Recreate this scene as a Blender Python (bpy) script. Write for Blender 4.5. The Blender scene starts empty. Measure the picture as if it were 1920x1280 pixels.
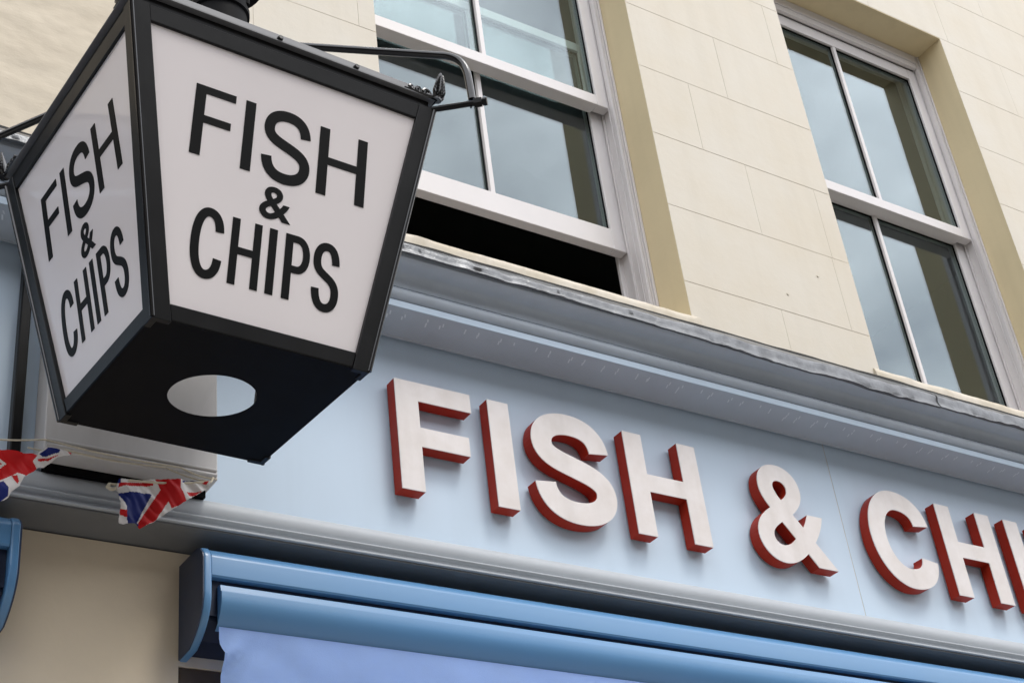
import bpy, bmesh, math, random
from mathutils import Vector, Matrix, noise as mnoise

random.seed(7)
scene = bpy.context.scene
C = scene.collection

# ------------------------------------------------------------------ camera
cam_data = bpy.data.cameras.new('camera')
cam = bpy.data.objects.new('camera', cam_data)
C.objects.link(cam)
right = Vector((0.83978557, -0.53170481, -0.10977339))
down = Vector((0.21626503, 0.51306722, -0.83065725))
fwd = Vector((0.49798558, 0.67383382, 0.54585561))
m = Matrix((right, -down, -fwd)).transposed().to_4x4()
m.translation = Vector((0, -3.2, 1.6))
cam.matrix_world = m
cam_data.sensor_width = 36.0
cam_data.lens = 53.49
cam_data.clip_start = 0.05
cam_data.clip_end = 500
scene.camera = cam

# ------------------------------------------------------------------ world: bright, mostly overcast sky
SUN_EL, SUN_AZ = math.radians(57), math.radians(24)     # azimuth measured from street-outward towards the right
world = bpy.data.worlds.new('World')
scene.world = world
world.use_nodes = True
nt = world.node_tree
nt.nodes.clear()
N = nt.nodes.new
out = N('ShaderNodeOutputWorld'); bg = N('ShaderNodeBackground')
sky = N('ShaderNodeTexSky'); sky.sky_type = 'NISHITA'; sky.sun_disc = False
sdir = Vector((math.sin(SUN_AZ) * math.cos(SUN_EL), -math.cos(SUN_AZ) * math.cos(SUN_EL), math.sin(SUN_EL)))
sky.sun_elevation = SUN_EL
sky.sun_rotation = math.atan2(sdir.x, sdir.y)
sky.air_density = 1.0; sky.dust_density = 1.0
tc = N('ShaderNodeTexCoord'); mp = N('ShaderNodeMapping'); mp.inputs['Scale'].default_value = (1, 1, 1.6)
cl = N('ShaderNodeTexNoise'); cl.inputs['Scale'].default_value = 5.5; cl.inputs['Detail'].default_value = 7; cl.inputs['Roughness'].default_value = .55
cr = N('ShaderNodeValToRGB'); cr.color_ramp.elements[0].position = .30; cr.color_ramp.elements[1].position = .68
cr.color_ramp.elements[0].color = (.38, .38, .38, 1)
mix = N('ShaderNodeMix'); mix.data_type = 'RGBA'
mix.inputs['B'].default_value = (31.0, 31.4, 32.6, 1)
L = nt.links.new
L(tc.outputs['Generated'], mp.inputs['Vector']); L(mp.outputs['Vector'], cl.inputs['Vector'])
L(cl.outputs['Fac'], cr.inputs['Fac']); L(cr.outputs['Color'], mix.inputs['Factor'])
L(sky.outputs['Color'], mix.inputs['A']); L(mix.outputs['Result'], bg.inputs['Color'])
bg.inputs['Strength'].default_value = 0.1
L(bg.outputs['Background'], out.inputs['Surface'])

# ------------------------------------------------------------------ sun (soft, behind thin cloud)
sun_d = bpy.data.lights.new('sun', 'SUN')
sun_d.energy = 1.5; sun_d.angle = math.radians(17); sun_d.color = (1.0, .96, .9)
sun = bpy.data.objects.new('sun', sun_d); C.objects.link(sun)
sun.rotation_euler = sdir.to_track_quat('Z', 'Y').to_euler()
sun.location = (6, -8, 12)

# ------------------------------------------------------------------ exposure
scene.view_settings.view_transform = 'Standard'
scene.view_settings.look = 'None'
scene.view_settings.exposure = 0.06
scene.view_settings.gamma = 1.0
scene.view_settings.use_curve_mapping = False
scene.cycles.max_bounces = 10
scene.cycles.transparent_max_bounces = 16

# ================================================================== materials
def mat(name, col, rough=.5, var=.0, vscale=6.0, bump=0.0, bscale=40.0, spec=.5, metal=0.0, col2=None, coat=0.0, stretch=(1, 1, 1), streak=0.0, detail=6):
    M = bpy.data.materials.new(name); M.use_nodes = True
    t = M.node_tree; b = t.nodes['Principled BSDF']
    b.inputs['Roughness'].default_value = rough
    b.inputs['Specular IOR Level'].default_value = spec
    b.inputs['Metallic'].default_value = metal
    b.inputs['Coat Weight'].default_value = coat
    b.inputs['Coat Roughness'].default_value = .08
    b.inputs['Base Color'].default_value = (*col, 1)
    tcn = t.nodes.new('ShaderNodeTexCoord'); mpn = t.nodes.new('ShaderNodeMapping')
    mpn.inputs['Scale'].default_value = stretch
    t.links.new(tcn.outputs['Object'], mpn.inputs['Vector'])
    if var > 0:
        n = t.nodes.new('ShaderNodeTexNoise'); n.inputs['Scale'].default_value = vscale; n.inputs['Detail'].default_value = detail; n.inputs['Roughness'].default_value = .62
        t.links.new(mpn.outputs['Vector'], n.inputs['Vector'])
        r = t.nodes.new('ShaderNodeValToRGB'); r.color_ramp.elements[0].position = .32; r.color_ramp.elements[1].position = .68
        c2 = col2 if col2 else tuple(c * (1 - var) for c in col)
        r.color_ramp.elements[0].color = (*c2, 1); r.color_ramp.elements[1].color = (*col, 1)
        t.links.new(n.outputs['Fac'], r.inputs['Fac'])
        colout = r.outputs['Color']
        if streak > 0:
            m2 = t.nodes.new('ShaderNodeMapping'); m2.inputs['Scale'].default_value = (14, 14, .9)
            t.links.new(tcn.outputs['Object'], m2.inputs['Vector'])
            n2 = t.nodes.new('ShaderNodeTexNoise'); n2.inputs['Scale'].default_value = 1.0; n2.inputs['Detail'].default_value = 5
            t.links.new(m2.outputs['Vector'], n2.inputs['Vector'])
            r2 = t.nodes.new('ShaderNodeValToRGB'); r2.color_ramp.elements[0].position = .3; r2.color_ramp.elements[1].position = .52
            r2.color_ramp.elements[0].color = (1 - streak, 1 - streak * 1.05, 1 - streak * 1.15, 1); r2.color_ramp.elements[1].color = (1, 1, 1, 1)
            t.links.new(n2.outputs['Fac'], r2.inputs['Fac'])
            mx = t.nodes.new('ShaderNodeMix'); mx.data_type = 'RGBA'; mx.blend_type = 'MULTIPLY'; mx.inputs['Factor'].default_value = 1
            t.links.new(colout, mx.inputs['A']); t.links.new(r2.outputs['Color'], mx.inputs['B'])
            colout = mx.outputs['Result']
        t.links.new(colout, b.inputs['Base Color'])
        # a little gloss variation
        ma = t.nodes.new('ShaderNodeMath'); ma.operation = 'MULTIPLY_ADD'; ma.inputs[1].default_value = .18; ma.inputs[2].default_value = rough - .09
        t.links.new(n.outputs['Fac'], ma.inputs[0]); t.links.new(ma.outputs[0], b.inputs['Roughness'])
    if bump > 0:
        n3 = t.nodes.new('ShaderNodeTexNoise'); n3.inputs['Scale'].default_value = bscale; n3.inputs['Detail'].default_value = 7; n3.inputs['Roughness'].default_value = .65
        t.links.new(mpn.outputs['Vector'], n3.inputs['Vector'])
        bp = t.nodes.new('ShaderNodeBump'); bp.inputs['Strength'].default_value = 1.0; bp.inputs['Distance'].default_value = bump
        t.links.new(n3.outputs['Fac'], bp.inputs['Height']); t.links.new(bp.outputs['Normal'], b.inputs['Normal'])
    return M

MT = {}
MT['stucco'] = mat('cream_stucco', (.635, .592, .515), .75, .07, 2.4, .0010, 26, spec=.25, streak=.03, col2=(.61, .55, .45))
MT['stucco_core'] = mat('stucco_joint', (.56, .50, .415), .85, .1, 5, .001, 40, spec=.2)
MT['rough'] = mat('rough_render', (.62, .55, .44), .85, .12, 5, .0018, 22, spec=.2, stretch=(.6, 1, 1.5), col2=(.56, .49, .385))
MT['reveal'] = mat('yellow_cream_reveal', (.70, .59, .375), .7, .06, 3, .0008, 30, spec=.25, streak=.05)  # yellower than the wall stucco
MT['sill'] = mat('sill_stone_paint', (.64, .585, .50), .8, .22, 9, .002, 45, spec=.2, col2=(.50, .44, .34))
MT['joinery'] = mat('white_joinery_paint', (.675, .645, .64), .42, .05, 5, .0002, 60, spec=.4)
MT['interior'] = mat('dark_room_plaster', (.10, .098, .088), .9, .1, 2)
MT['fascia'] = mat('pale_blue_fascia_paint', (.525, .637, .752), .42, .035, 2.2, .0002, 8, spec=.4, streak=.02)
MT['cornice'] = mat('grey_blue_cornice_paint', (.44, .49, .55), .42, .08, 5, .0004, 30, spec=.45, streak=.04)
MT['moulding'] = mat('grey_moulding_paint', (.43, .46, .49), .5, .1, 6, .0004, 30, spec=.5, stretch=(.3, 1, 1))
MT['lead'] = mat('sheet_lead', (.17, .174, .18), .34, .5, 18, .003, 26, spec=.5, metal=.55, col2=(.085, .088, .092))
MT['boxpanel'] = mat('off_white_panel', (.58, .56, .545), .5, .08, 4, .0002, 20, streak=.10)
MT['pier'] = mat('beige_pier_render', (.82, .70, .525), .8, .1, 2.4, .0008, 30, spec=.2)
MT['face'] = mat('cream_letter_face', (.73, .685, .665), .42, .1, 11, .0002, 60, spec=.35, col2=(.65, .595, .56), streak=.08)
MT['red'] = mat('dark_red_return', (.37, .024, .008), .5, .15, 12, spec=.22)
MT['black'] = mat('black_metal_paint', (.007, .007, .0075), .38, .25, 9, .0002, 50, spec=.22)
MT['blackglossy'] = mat('black_gloss_rod', (.006, .006, .007), .16, .2, 20, spec=.6)
MT['matt'] = mat('matt_black_paint', (.004, .004, .005), .6, .2, 9, spec=.08)
MT['ink'] = mat('black_vinyl', (.004, .004, .004), .5, spec=.10)
MT['awning'] = mat('blue_awning_paint', (.100, .255, .48), .30, .12, 4, .0002, 20, spec=.5, stretch=(.4, 1, 1), col2=(.112, .26, .455), coat=.15)
MT['awning_shade'] = mat('dark_blue_shade', (.006, .014, .04), .6)
MT['navy'] = mat('navy_cap_shade', (.03, .048, .095), .45, .1, 10)
MT['fabric'] = mat('lavender_blue_canvas', (.44, .61, .95), .9, .06, 7, .0006, 320, spec=.15)
MT['brown'] = mat('brown_timber_paint', (.10, .068, .040), .5, .2, 8, .0005, 30, stretch=(1, 1, .2))
MT['cord'] = mat('cream_cord', (.62, .55, .42), .8, .2, 60)
MT['fred'] = mat('flag_red', (.55, .010, .012), .55, .1, 20, spec=.25)
MT['fwhite'] = mat('flag_white', (.72, .68, .65), .55, .1, 20)
MT['fblue'] = mat('flag_blue', (.008, .018, .15), .55, .1, 20, spec=.25)
MT['pavement'] = mat('pale_paving', (.32, .305, .285), .8, .2, 3, .002, 20)
MT['kerb'] = mat('granite_kerb', (.32, .31, .30), .75, .2, 10)
MT['asphalt'] = mat('asphalt', (.08, .08, .08), .85, .3, 8, .003, 120)
MT['shopglass'] = mat('dark_shop_glass', (.01, .011, .012), .05, spec=.6)

def glass_mat(name, ior, tint):
    M = bpy.data.materials.new(name); M.use_nodes = True; t = M.node_tree; t.nodes.clear()
    o = t.nodes.new('ShaderNodeOutputMaterial'); mx = t.nodes.new('ShaderNodeMixShader')
    tr = t.nodes.new('ShaderNodeBsdfTransparent'); tr.inputs['Color'].default_value = (*tint, 1)
    gl = t.nodes.new('ShaderNodeBsdfGlossy'); gl.inputs['Roughness'].default_value = .0; gl.inputs['Color'].default_value = (.86, .94, 1, 1)
    lw = t.nodes.new('ShaderNodeLayerWeight'); lw.inputs['Blend'].default_value = .5
    pw = t.nodes.new('ShaderNodeMath'); pw.operation = 'POWER'; pw.inputs[1].default_value = 5
    fr = t.nodes.new('ShaderNodeMath'); fr.operation = 'MULTIPLY_ADD'; fr.inputs[1].default_value = 1 - ior; fr.inputs[2].default_value = ior
    t.links.new(lw.outputs['Facing'], pw.inputs[0]); t.links.new(pw.outputs[0], fr.inputs[0])
    # slight float-glass waviness
    tcn = t.nodes.new('ShaderNodeTexCoord'); n = t.nodes.new('ShaderNodeTexNoise'); n.inputs['Scale'].default_value = 2.2; n.inputs['Detail'].default_value = 1
    bp = t.nodes.new('ShaderNodeBump'); bp.inputs['Distance'].default_value = .0012; bp.inputs['Strength'].default_value = .5
    t.links.new(tcn.outputs['Object'], n.inputs['Vector']); t.links.new(n.outputs['Fac'], bp.inputs['Height']); t.links.new(bp.outputs['Normal'], gl.inputs['Normal'])
    t.links.new(fr.outputs[0], mx.inputs['Fac']); t.links.new(tr.outputs[0], mx.inputs[1]); t.links.new(gl.outputs[0], mx.inputs[2]); t.links.new(mx.outputs[0], o.inputs['Surface'])
    return M
MT['glass'] = glass_mat('window_glass', .105, (.80, .86, .84))
MT['clear'] = glass_mat('clear_lantern_glass', .03, (.93, .93, .93))

def opal_mat():
    M = bpy.data.materials.new('opal_acrylic'); M.use_nodes = True; t = M.node_tree
    b = t.nodes['Principled BSDF']; b.inputs['Base Color'].default_value = (.82, .765, .76, 1); b.inputs['Roughness'].default_value = .06
    b.inputs['Specular IOR Level'].default_value = .5
    o = t.nodes['Material Output']; mx = t.nodes.new('ShaderNodeMixShader'); tl = t.nodes.new('ShaderNodeBsdfTranslucent'); tl.inputs['Color'].default_value = (.95, .93, .91, 1)
    mx.inputs['Fac'].default_value = .12
    t.links.new(b.outputs[0], mx.inputs[1]); t.links.new(tl.outputs[0], mx.inputs[2]); t.links.new(mx.outputs[0], o.inputs['Surface'])
    return M
MT['opal'] = opal_mat()

# ================================================================== helpers
def link(o, parent=None):
    C.objects.link(o)
    if parent is not None: o.parent = parent
    return o

def obj(name, bm, material, parent=None, smooth=None, recalc=True):
    if recalc: bmesh.ops.recalc_face_normals(bm, faces=bm.faces[:])
    me = bpy.data.meshes.new(name); bm.to_mesh(me); bm.free()
    mats = material if isinstance(material, (list, tuple)) else [material]
    for k in mats: me.materials.append(MT[k])
    if smooth is not None:
        me.polygons.foreach_set('use_smooth', [True] * len(me.polygons))
        me.set_sharp_from_angle(angle=math.radians(smooth))
    return link(bpy.data.objects.new(name, me), parent)

def thing(name, label, cat, loc=(0, 0, 0), group=None):
    o = bpy.data.objects.new(name, None); C.objects.link(o); o.location = loc; o.empty_display_size = .1
    o['label'] = label; o['category'] = cat
    if group: o['group'] = group
    return o

def local_obj(name, bm, material, parent, smooth=None):
    """bm is in world coordinates; parent is an unrotated Empty at parent.location"""
    off = root_loc(parent)
    bmesh.ops.translate(bm, verts=bm.verts[:], vec=-off)
    return obj(name, bm, material, parent, smooth)

def root_loc(p):
    v = Vector((0, 0, 0))
    while p is not None:
        v += Vector(p.location); p = p.parent
    return v

def bm_box(x0, x1, y0, y1, z0, z1, bevel=0.0, bm=None):
    b = bmesh.new()
    vs = [b.verts.new((x, y, z)) for x in (x0, x1) for y in (y0, y1) for z in (z0, z1)]
    for f in ((0, 1, 3, 2), (4, 6, 7, 5), (0, 4, 5, 1), (2, 3, 7, 6), (0, 2, 6, 4), (1, 5, 7, 3)):
        b.faces.new([vs[i] for i in f])
    bmesh.ops.recalc_face_normals(b, faces=b.faces[:])
    if bevel > 0:
        bmesh.ops.bevel(b, geom=b.edges[:], offset=bevel, segments=1, affect='EDGES', profile=.5)
    if bm is None: return b
    join(bm, b); return bm

def join(dst, src):
    me = bpy.data.meshes.new('tmp'); src.to_mesh(me); src.free(); dst.from_mesh(me); bpy.data.meshes.remove(me)

def bm_ext(profile, x0, x1, segs=1, closed=True, caps=True):
    """extrude a (y,z) profile along x"""
    b = bmesh.new(); rings = []
    for i in range(segs + 1):
        x = x0 + (x1 - x0) * i / segs
        rings.append([b.verts.new((x, y, z)) for y, z in profile])
    n = len(profile)
    for i in range(segs):
        for j in range(n if closed else n - 1):
            k = (j + 1) % n
            b.faces.new((rings[i][j], rings[i + 1][j], rings[i + 1][k], rings[i][k]))
    if caps and closed:
        b.faces.new(rings[0]); b.faces.new(rings[-1][::-1])
    return b

def bm_tube(path, r, seg=12, caps=True):
    b = bmesh.new(); rings = []
    path = [Vector(p) for p in path]
    rad = r if isinstance(r, (list, tuple)) else [r] * len(path)
    up = None
    for i, p in enumerate(path):
        d = (path[min(i + 1, len(path) - 1)] - path[max(i - 1, 0)]).normalized()
        if up is None:
            up = d.orthogonal().normalized()
        up = (up - d * up.dot(d)).normalized(); s = d.cross(up)
        rings.append([b.verts.new(p + (up * math.cos(2 * math.pi * k / seg) + s * math.sin(2 * math.pi * k / seg)) * rad[i]) for k in range(seg)])
    for i in range(len(path) - 1):
        for k in range(seg):
            b.faces.new((rings[i][k], rings[i][(k + 1) % seg], rings[i + 1][(k + 1) % seg], rings[i + 1][k]))
    if caps:
        b.faces.new(rings[0][::-1]); b.faces.new(rings[-1])
    return b

def bm_lathe(prof, seg=32, center=(0, 0)):
    b = bmesh.new(); rings = []
    for r, z in prof:
        rings.append([b.verts.new((center[0] + r * math.cos(2 * math.pi * k / seg), center[1] + r * math.sin(2 * math.pi * k / seg), z)) for k in range(seg)])
    for i in range(len(prof) - 1):
        for k in range(seg):
            b.faces.new((rings[i][k], rings[i][(k + 1) % seg], rings[i + 1][(k + 1) % seg], rings[i + 1][k]))
    b.faces.new(rings[0][::-1]); b.faces.new(rings[-1])
    return b

def bez(p0, c0, c1, p1, n):
    r = []
    for i in range(n):
        t = i / n; u = 1 - t
        r.append(tuple(u ** 3 * a + 3 * u * u * t * b + 3 * u * t * t * c + t ** 3 * d for a, b, c, d in zip(p0, c0, c1, p1)))
    return r

# ================================================================== setting: ground
b = bmesh.new()
for q in ((-200, -200), (200, -200), (200, 200), (-200, 200)): b.verts.new((*q, -.12))
b.faces.new(b.verts); g = obj('road', b, 'asphalt'); g['kind'] = 'structure'
b = bm_box(-60, 60, -3.9, 4.0, -.11, 0, 0); g = obj('pavement', b, 'pavement'); g['kind'] = 'structure'
b = bm_box(-60, 60, -4.05, -3.903, -.11, .004, .01); g = obj('kerb', b, 'kerb'); g['kind'] = 'structure'

# ================================================================== unseen row of houses added across the street to block low sky
MT['sky_block_terrace'] = mat('pale_terrace_stucco', (.36, .335, .30), .85, .12, .5)
MT['slate'] = mat('slate_roof', (.07, .072, .08), .6, .25, 3)
ter = thing('sky_block_terrace', 'unseen pale stucco house row added across the street to block low sky', 'building', (4, -12.4, 0))
tb = bmesh.new(); TX = [-22 + 2.6 * i for i in range(21)]
for i, xw in enumerate(TX):
    bm_box(xw, xw + 1.5, -12.6, -12.0, .0, 8.6, 0, tb)
    if i < 20:
        for za, zb in ((.0, .7), (2.9, 3.7), (5.6, 6.4), (8.1, 8.6)): bm_box(xw + 1.5, xw + 2.6, -12.6, -12.0, za, zb, 0, tb)
local_obj('wall', tb, 'sky_block_terrace', ter)
wp = bm_box(-.55, .55, -.01, .01, 0, 1)
wme = bpy.data.meshes.new('window'); wp.to_mesh(wme); wp.free(); wme.materials.append(MT['shopglass'])
for xw in TX[:-1]:
    for za, zb in ((.7, 2.9), (3.7, 5.6), (6.4, 8.1)):
        o = link(bpy.data.objects.new('window', wme), ter); o.location = Vector((xw + 2.05, -12.2, za)) - root_loc(ter); o.scale = (1, 1, zb - za)
local_obj('roof', bm_ext([(-11.75, 8.6), (-11.75, 8.75), (-15.5, 10.6), (-19, 8.75), (-19, 8.6)], -22, 31.5), 'slate', ter)

cb = thing('sky_block_house', 'unseen brick house added at the far left end to block low sky', 'building', (-15, -6, 0))  # unseen house added to cut skylight on the lantern's left panel
MT['brick'] = mat('dark_brick', (.17, .12, .095), .9, .25, 2)
tb = bmesh.new(); CY = [-13 + 2.6 * i for i in range(7)]
for i, yw in enumerate(CY):
    bm_box(-15.6, -15.0, yw, yw + 1.5, 0, 9.0, 0, tb)
    if i < 6:
        for za, zb in ((.0, .8), (2.9, 3.7), (5.6, 6.4), (8.1, 9.0)): bm_box(-15.6, -15.0, yw + 1.5, yw + 2.6, za, zb, 0, tb)
local_obj('wall', tb, 'brick', cb)
for yw in CY[:-1]:
    for za, zb in ((.8, 2.9), (3.7, 5.6), (6.4, 8.1)):
        o = link(bpy.data.objects.new('window', wme), cb); o.location = Vector((-15.2, yw + 2.05, za)) - root_loc(cb); o.scale = (1, 1, zb - za); o.rotation_euler.z = math.pi / 2
rb = bm_ext([(2.2, 9.0), (2.2, 9.12), (-2.8, 11.2), (-8.0, 9.12), (-8.0, 9.0)], -4.8, 11.6)
bmesh.ops.rotate(rb, verts=rb.verts[:], matrix=Matrix.Rotation(math.pi / 2, 3, 'Z')); bmesh.ops.translate(rb, verts=rb.verts[:], vec=(-16.8 - .2, -8.6, 0))
local_obj('roof', rb, 'slate', cb)

# ================================================================== townhouse (upper storey, windows, ground-floor pier)
house = thing('townhouse', 'cream painted stucco townhouse front with sash windows above the blue shop fascia', 'building', (3, .2, 0))
COURSE = [4.31, 4.658, 5.006, 5.355, 5.704, 6.05, 6.405, 6.756, 7.107, 7.458, 7.81]
WIN = [(1.966, 3.152), (4.065, 5.235), (6.098, 7.284)]
WZ0, WZ1 = 4.50, 6.753
X0, X1 = -2.5, 9.5
SPLIT = 1.36
# wall core with openings: a grid of boxes merged as one mesh (quads between openings)
core = bmesh.new()
xs = [X0]
for a, c in WIN: xs += [a - .013, c + .013]
xs.append(X1)
def core_box(x0, x1, z0, z1): bm_box(x0, x1, .0009, .30, z0, z1, 0, core)
for i in range(0, len(xs) - 1):
    if i % 2 == 0: core_box(xs[i], xs[i + 1], 3.36, 8.0)
    else:
        core_box(xs[i], xs[i + 1], 3.36, WZ0 - .03); core_box(xs[i], xs[i + 1], WZ1 + .013, 8.0)
wall = local_obj('upper_wall', core, 'stucco_core', house)
# scored stucco blocks
J = .0012
def add_block(x0, x1, z0, z1):
    if x1 - x0 < .03: return
    bb = bm_box(x0 + J * .5, x1 - J * .5, random.uniform(-.0005, .0001), .0013, z0 + J, z1 - J, .0004)
    local_obj('stone_block', bb, 'stucco', wall)
vj = {0: [2.4, 3.61, 4.75, 5.68], 1: [1.51, 2.5, 3.97, 5.68], 2: [1.51, 3.61, 3.975, 5.66, 7.9], 3: [1.9, 3.4, 5.68, 7.6], 4: [1.51, 3.61, 5.67, 7.8], 5: [3.973, 5.9, 7.5], 6: [1.51, 3.61, 5.672, 7.8], 7: [1.8, 2.56, 3.3, 3.9, 4.75, 5.3, 6.0, 6.9, 7.8], 8: [2.2, 2.9, 3.6, 4.4, 5.0, 5.7, 6.4, 7.2], 9: [1.8, 2.56, 3.3, 4.0, 4.7, 5.4, 6.1]}
for i in range(len(COURSE) - 1):
    z0, z1 = COURSE[i], COURSE[i + 1]
    cuts = sorted([SPLIT] + [x for x in vj.get(i, []) if x > SPLIT + .05] + [X1])
    for xa, xb in zip(cuts[:-1], cuts[1:]):
        segs = [(xa, xb)]
        if z0 < WZ1 - .1 and z1 > WZ0 + .1:
            for a, c in WIN:
                ns = []
                for s0, s1 in segs:
                    if s1 <= a or s0 >= c: ns.append((s0, s1)); continue
                    if s0 < a: ns.append((s0, a + J - .001))
                    if s1 > c: ns.append((c - J + .001, s1))
                segs = ns
        for s0, s1 in segs:
            zz = z0
            if i == 7 and 4.0 < s0 < 4.74: zz = z0 + .018
            add_block(s0, s1, zz, z1)
# rough rendered stretch at the left
bb = bmesh.new(); nx, nz = 130, 90
gx0, gx1, gz0, gz1 = .1, SPLIT - .003, 4.2, 5.6
vv = []
for i in range(nx + 1):
    for k in range(nz + 1):
        x = gx0 + (gx1 - gx0) * i / nx; z = gz0 + (gz1 - gz0) * k / nz
        d = mnoise.fractal(Vector((x * 9, 3.1, z * 15)), 1.0, 2.0, 4) * .0022 + mnoise.noise(Vector((x * 30, 1, z * 46))) * .0012
        vv.append(bb.verts.new((x, -.002 - d * 1.2, z)))
for i in range(nx):
    for k in range(nz):
        bb.faces.new((vv[i * (nz + 1) + k], vv[(i + 1) * (nz + 1) + k], vv[(i + 1) * (nz + 1) + k + 1], vv[i * (nz + 1) + k + 1]))
local_obj('rough_render', bb, 'rough', wall, smooth=60)
add_l = bm_box(X0, .098, -.001, .0020, 4.2, 8.0, .001); local_obj('rough_render', add_l, 'rough', wall)
add_l = bm_box(.1, SPLIT - .004, -.001, .0020, 5.602, 8.0, .001); local_obj('rough_render', add_l, 'rough', wall)

# ground-floor lintel and pier
bb = bm_box(1.318, 9.5, .095, .33, 3.04, 3.338); bm_box(-2.5, 1.318, .095, .33, .15, 3.338, 0, bb)
local_obj('pier_wall', bb, 'pier', house)
bb = bm_box(-.42, 1.325, .07, .33, .004, .149, .006); local_obj('plinth', bb, 'pier', house)
# dark room behind the windows
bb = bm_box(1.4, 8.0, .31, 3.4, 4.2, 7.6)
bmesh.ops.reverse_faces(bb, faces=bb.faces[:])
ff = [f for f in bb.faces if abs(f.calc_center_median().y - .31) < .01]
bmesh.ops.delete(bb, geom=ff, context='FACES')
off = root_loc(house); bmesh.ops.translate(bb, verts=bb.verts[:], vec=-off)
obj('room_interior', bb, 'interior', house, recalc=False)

def sash_window(x0, x1, raised, lbl):
    w = Vector((x0, .155, WZ0))
    fr = bmesh.new()
    OL = .034                                                      # outer lining width
    ZT = WZ1
    for s in (0, 1):                                               # box-frame jambs: outer lining, pulley stile, parting bead, staff bead
        def bx(a0, a1, y0, y1, bv=.002):
            if s == 0: bm_box(x0 + a0, x0 + a1, y0, y1, WZ0 + .03, ZT, bv, fr)
            else: bm_box(x1 - a1, x1 - a0, y0, y1, WZ0 + .03, ZT, bv, fr)
        bx(.0012, OL, .155, .176); bx(.0014, .022, .1762, .30); bx(.010, OL - .003, .2255, .2335, .001); bx(.010, OL + .004, .281, .299, .003)
        bx(.0016, .0125, .147, .1548, .0012); bx(.0165, .0235, .1515, .1549, .0008); bx(.0275, OL - .001, .1505, .1549, .001)
        bx(OL + .0005, OL + .0045, .1765, .1795, .0006)
        if False: bx(.0016, OL - .010, .149, .1548, .0015)                   # little outer bead against the reveal
    bm_box(x0 + OL, x1 - OL, .1552, .1758, 6.668, ZT, .002, fr); bm_box(x0 + .022, x1 - .022, .1764, .30, 6.69, ZT - .001, .001, fr)
    bm_box(x0 + OL, x1 - OL, .150, .1550, 6.70, ZT - .002, .0015, fr)
    bm_box(x0 + .0015, x1 - .0015, .15, .30, WZ0 + .0, WZ0 + .08, .002, fr)      # timber cill
    root = local_obj('sash_window', fr, 'joinery', house)
    root['label'] = lbl
    base = root_loc(root)
    # shift so that children use the house offset
    sw = .052
    def sash(nm, y0, y1, zb, zt, rb, rt):
        bb = bmesh.new()
        a, c = x0 + .026, x1 - .026
        gl, gr = x0 + .086, x1 - .086
        bm_box(a, gl, y0, y1, zb, zt, .002, bb); bm_box(gr, c, y0, y1, zb, zt, .002, bb)
        bm_box(gl, gr, y0 + .0006, (.2358 if nm == 'upper_sash' else y1 - .0006), zb + .0004, zb + rb, .0015, bb); bm_box(gl, gr, y0 + .0006, y1 - .0006, zt - rt, zt - .0004, .0015, bb)
        local_obj(nm, bb, 'joinery', root)
        cx = (x0 + x1) / 2 - .012
        bw = .0145
        g = bm_ext([(y0 + .004, 0), (y0 + .004, 1)], 0, 1, closed=False) if False else bmesh.new()
        # moulded glazing bar: nose + shoulders
        prof = [(-.009, y0 + .003), (.009, y0 + .003), (bw, y0 + .016), (bw, y1 - .006), (-bw, y1 - .006), (-bw, y0 + .016)]
        lo = [g.verts.new((cx + px, py, zb + rb)) for px, py in prof]; hi = [g.verts.new((cx + px, py, zt - rt)) for px, py in prof]
        for k in range(6): g.faces.new((lo[k], lo[(k + 1) % 6], hi[(k + 1) % 6], hi[k]))
        g.faces.new(lo); g.faces.new(hi)
        local_obj('glazing_bar', g, 'joinery', root)
        ym = y0 + .020
        for pa, pb in ((gl - .004, cx - bw + .003), (cx + bw - .003, gr + .004)):
            gk = bmesh.new(); zl, zh = zb + rb, zt - rt
            bm_box(pb - .0062, pb - .0031, y0 + .011, ym - .0005, zl + .0005, zh - .0005, 0, gk)
            bm_box(pa + .0032, pb - .0063, y0 + .012, ym - .0005, zh - .0052, zh - .0006, 0, gk)
            local_obj('gasket', gk, 'ink', root)
            local_obj('pane', bm_box(pa, pb, ym, ym + .004, zb + rb - .004, zt - rt + .004), 'glass', root)
    sash('upper_sash', .180, .224, 5.607, 6.667, .053, .066)
    sash('lower_sash', .2365, .2795, 4.60 + raised, 5.655 + raised, .095, .045)
    # reveals
    rv = bmesh.new()
    bm_box(x1, x1 + .0125, .0006, .1545, WZ0, WZ1 + .012, 0, rv)
    bm_box(x0 - .0125, x0, .0006, .1545, WZ0, WZ1 + .012, 0, rv)
    bm_box(x0 + .0002, x1 - .0002, .0012, .1543, WZ1, WZ1 + .0118, 0, rv)
    local_obj('reveal', rv, 'reveal', root)
    # weathered sill, edges chipped
    bb = bmesh.new(); n = 90; prof_n = 6; rings = []
    sx0, sx1 = x0 - .038, x1 + .03
    for i in range(n + 1):
        x = sx0 + (sx1 - sx0) * i / n
        q = mnoise.fractal(Vector((x * 9, 4.7, 0)), 1.0, 2.0, 4) * .004 - max(0, mnoise.noise(Vector((x * 6, 9.3, 2)))-.25) * .016
        q2 = mnoise.fractal(Vector((x * 11, 1.7, 5)), 1.0, 2.0, 3) * .003
        pts = [(.16, 4.40), (-.010 + q2, 4.40), (-.014 + q2, 4.478 + q), (-.011 + q2 - q * .4, 4.494 + q), (-.003, 4.503 + q * .8), (.16, 4.535)]
        rings.append([bb.verts.new((x, y, z)) for y, z in pts])
    for i in range(n):
        for j in range(prof_n):
            bb.faces.new((rings[i][j], rings[i + 1][j], rings[i + 1][(j + 1) % prof_n], rings[i][(j + 1) % prof_n]))
    bb.faces.new(rings[0]); bb.faces.new(rings[-1])
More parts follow.
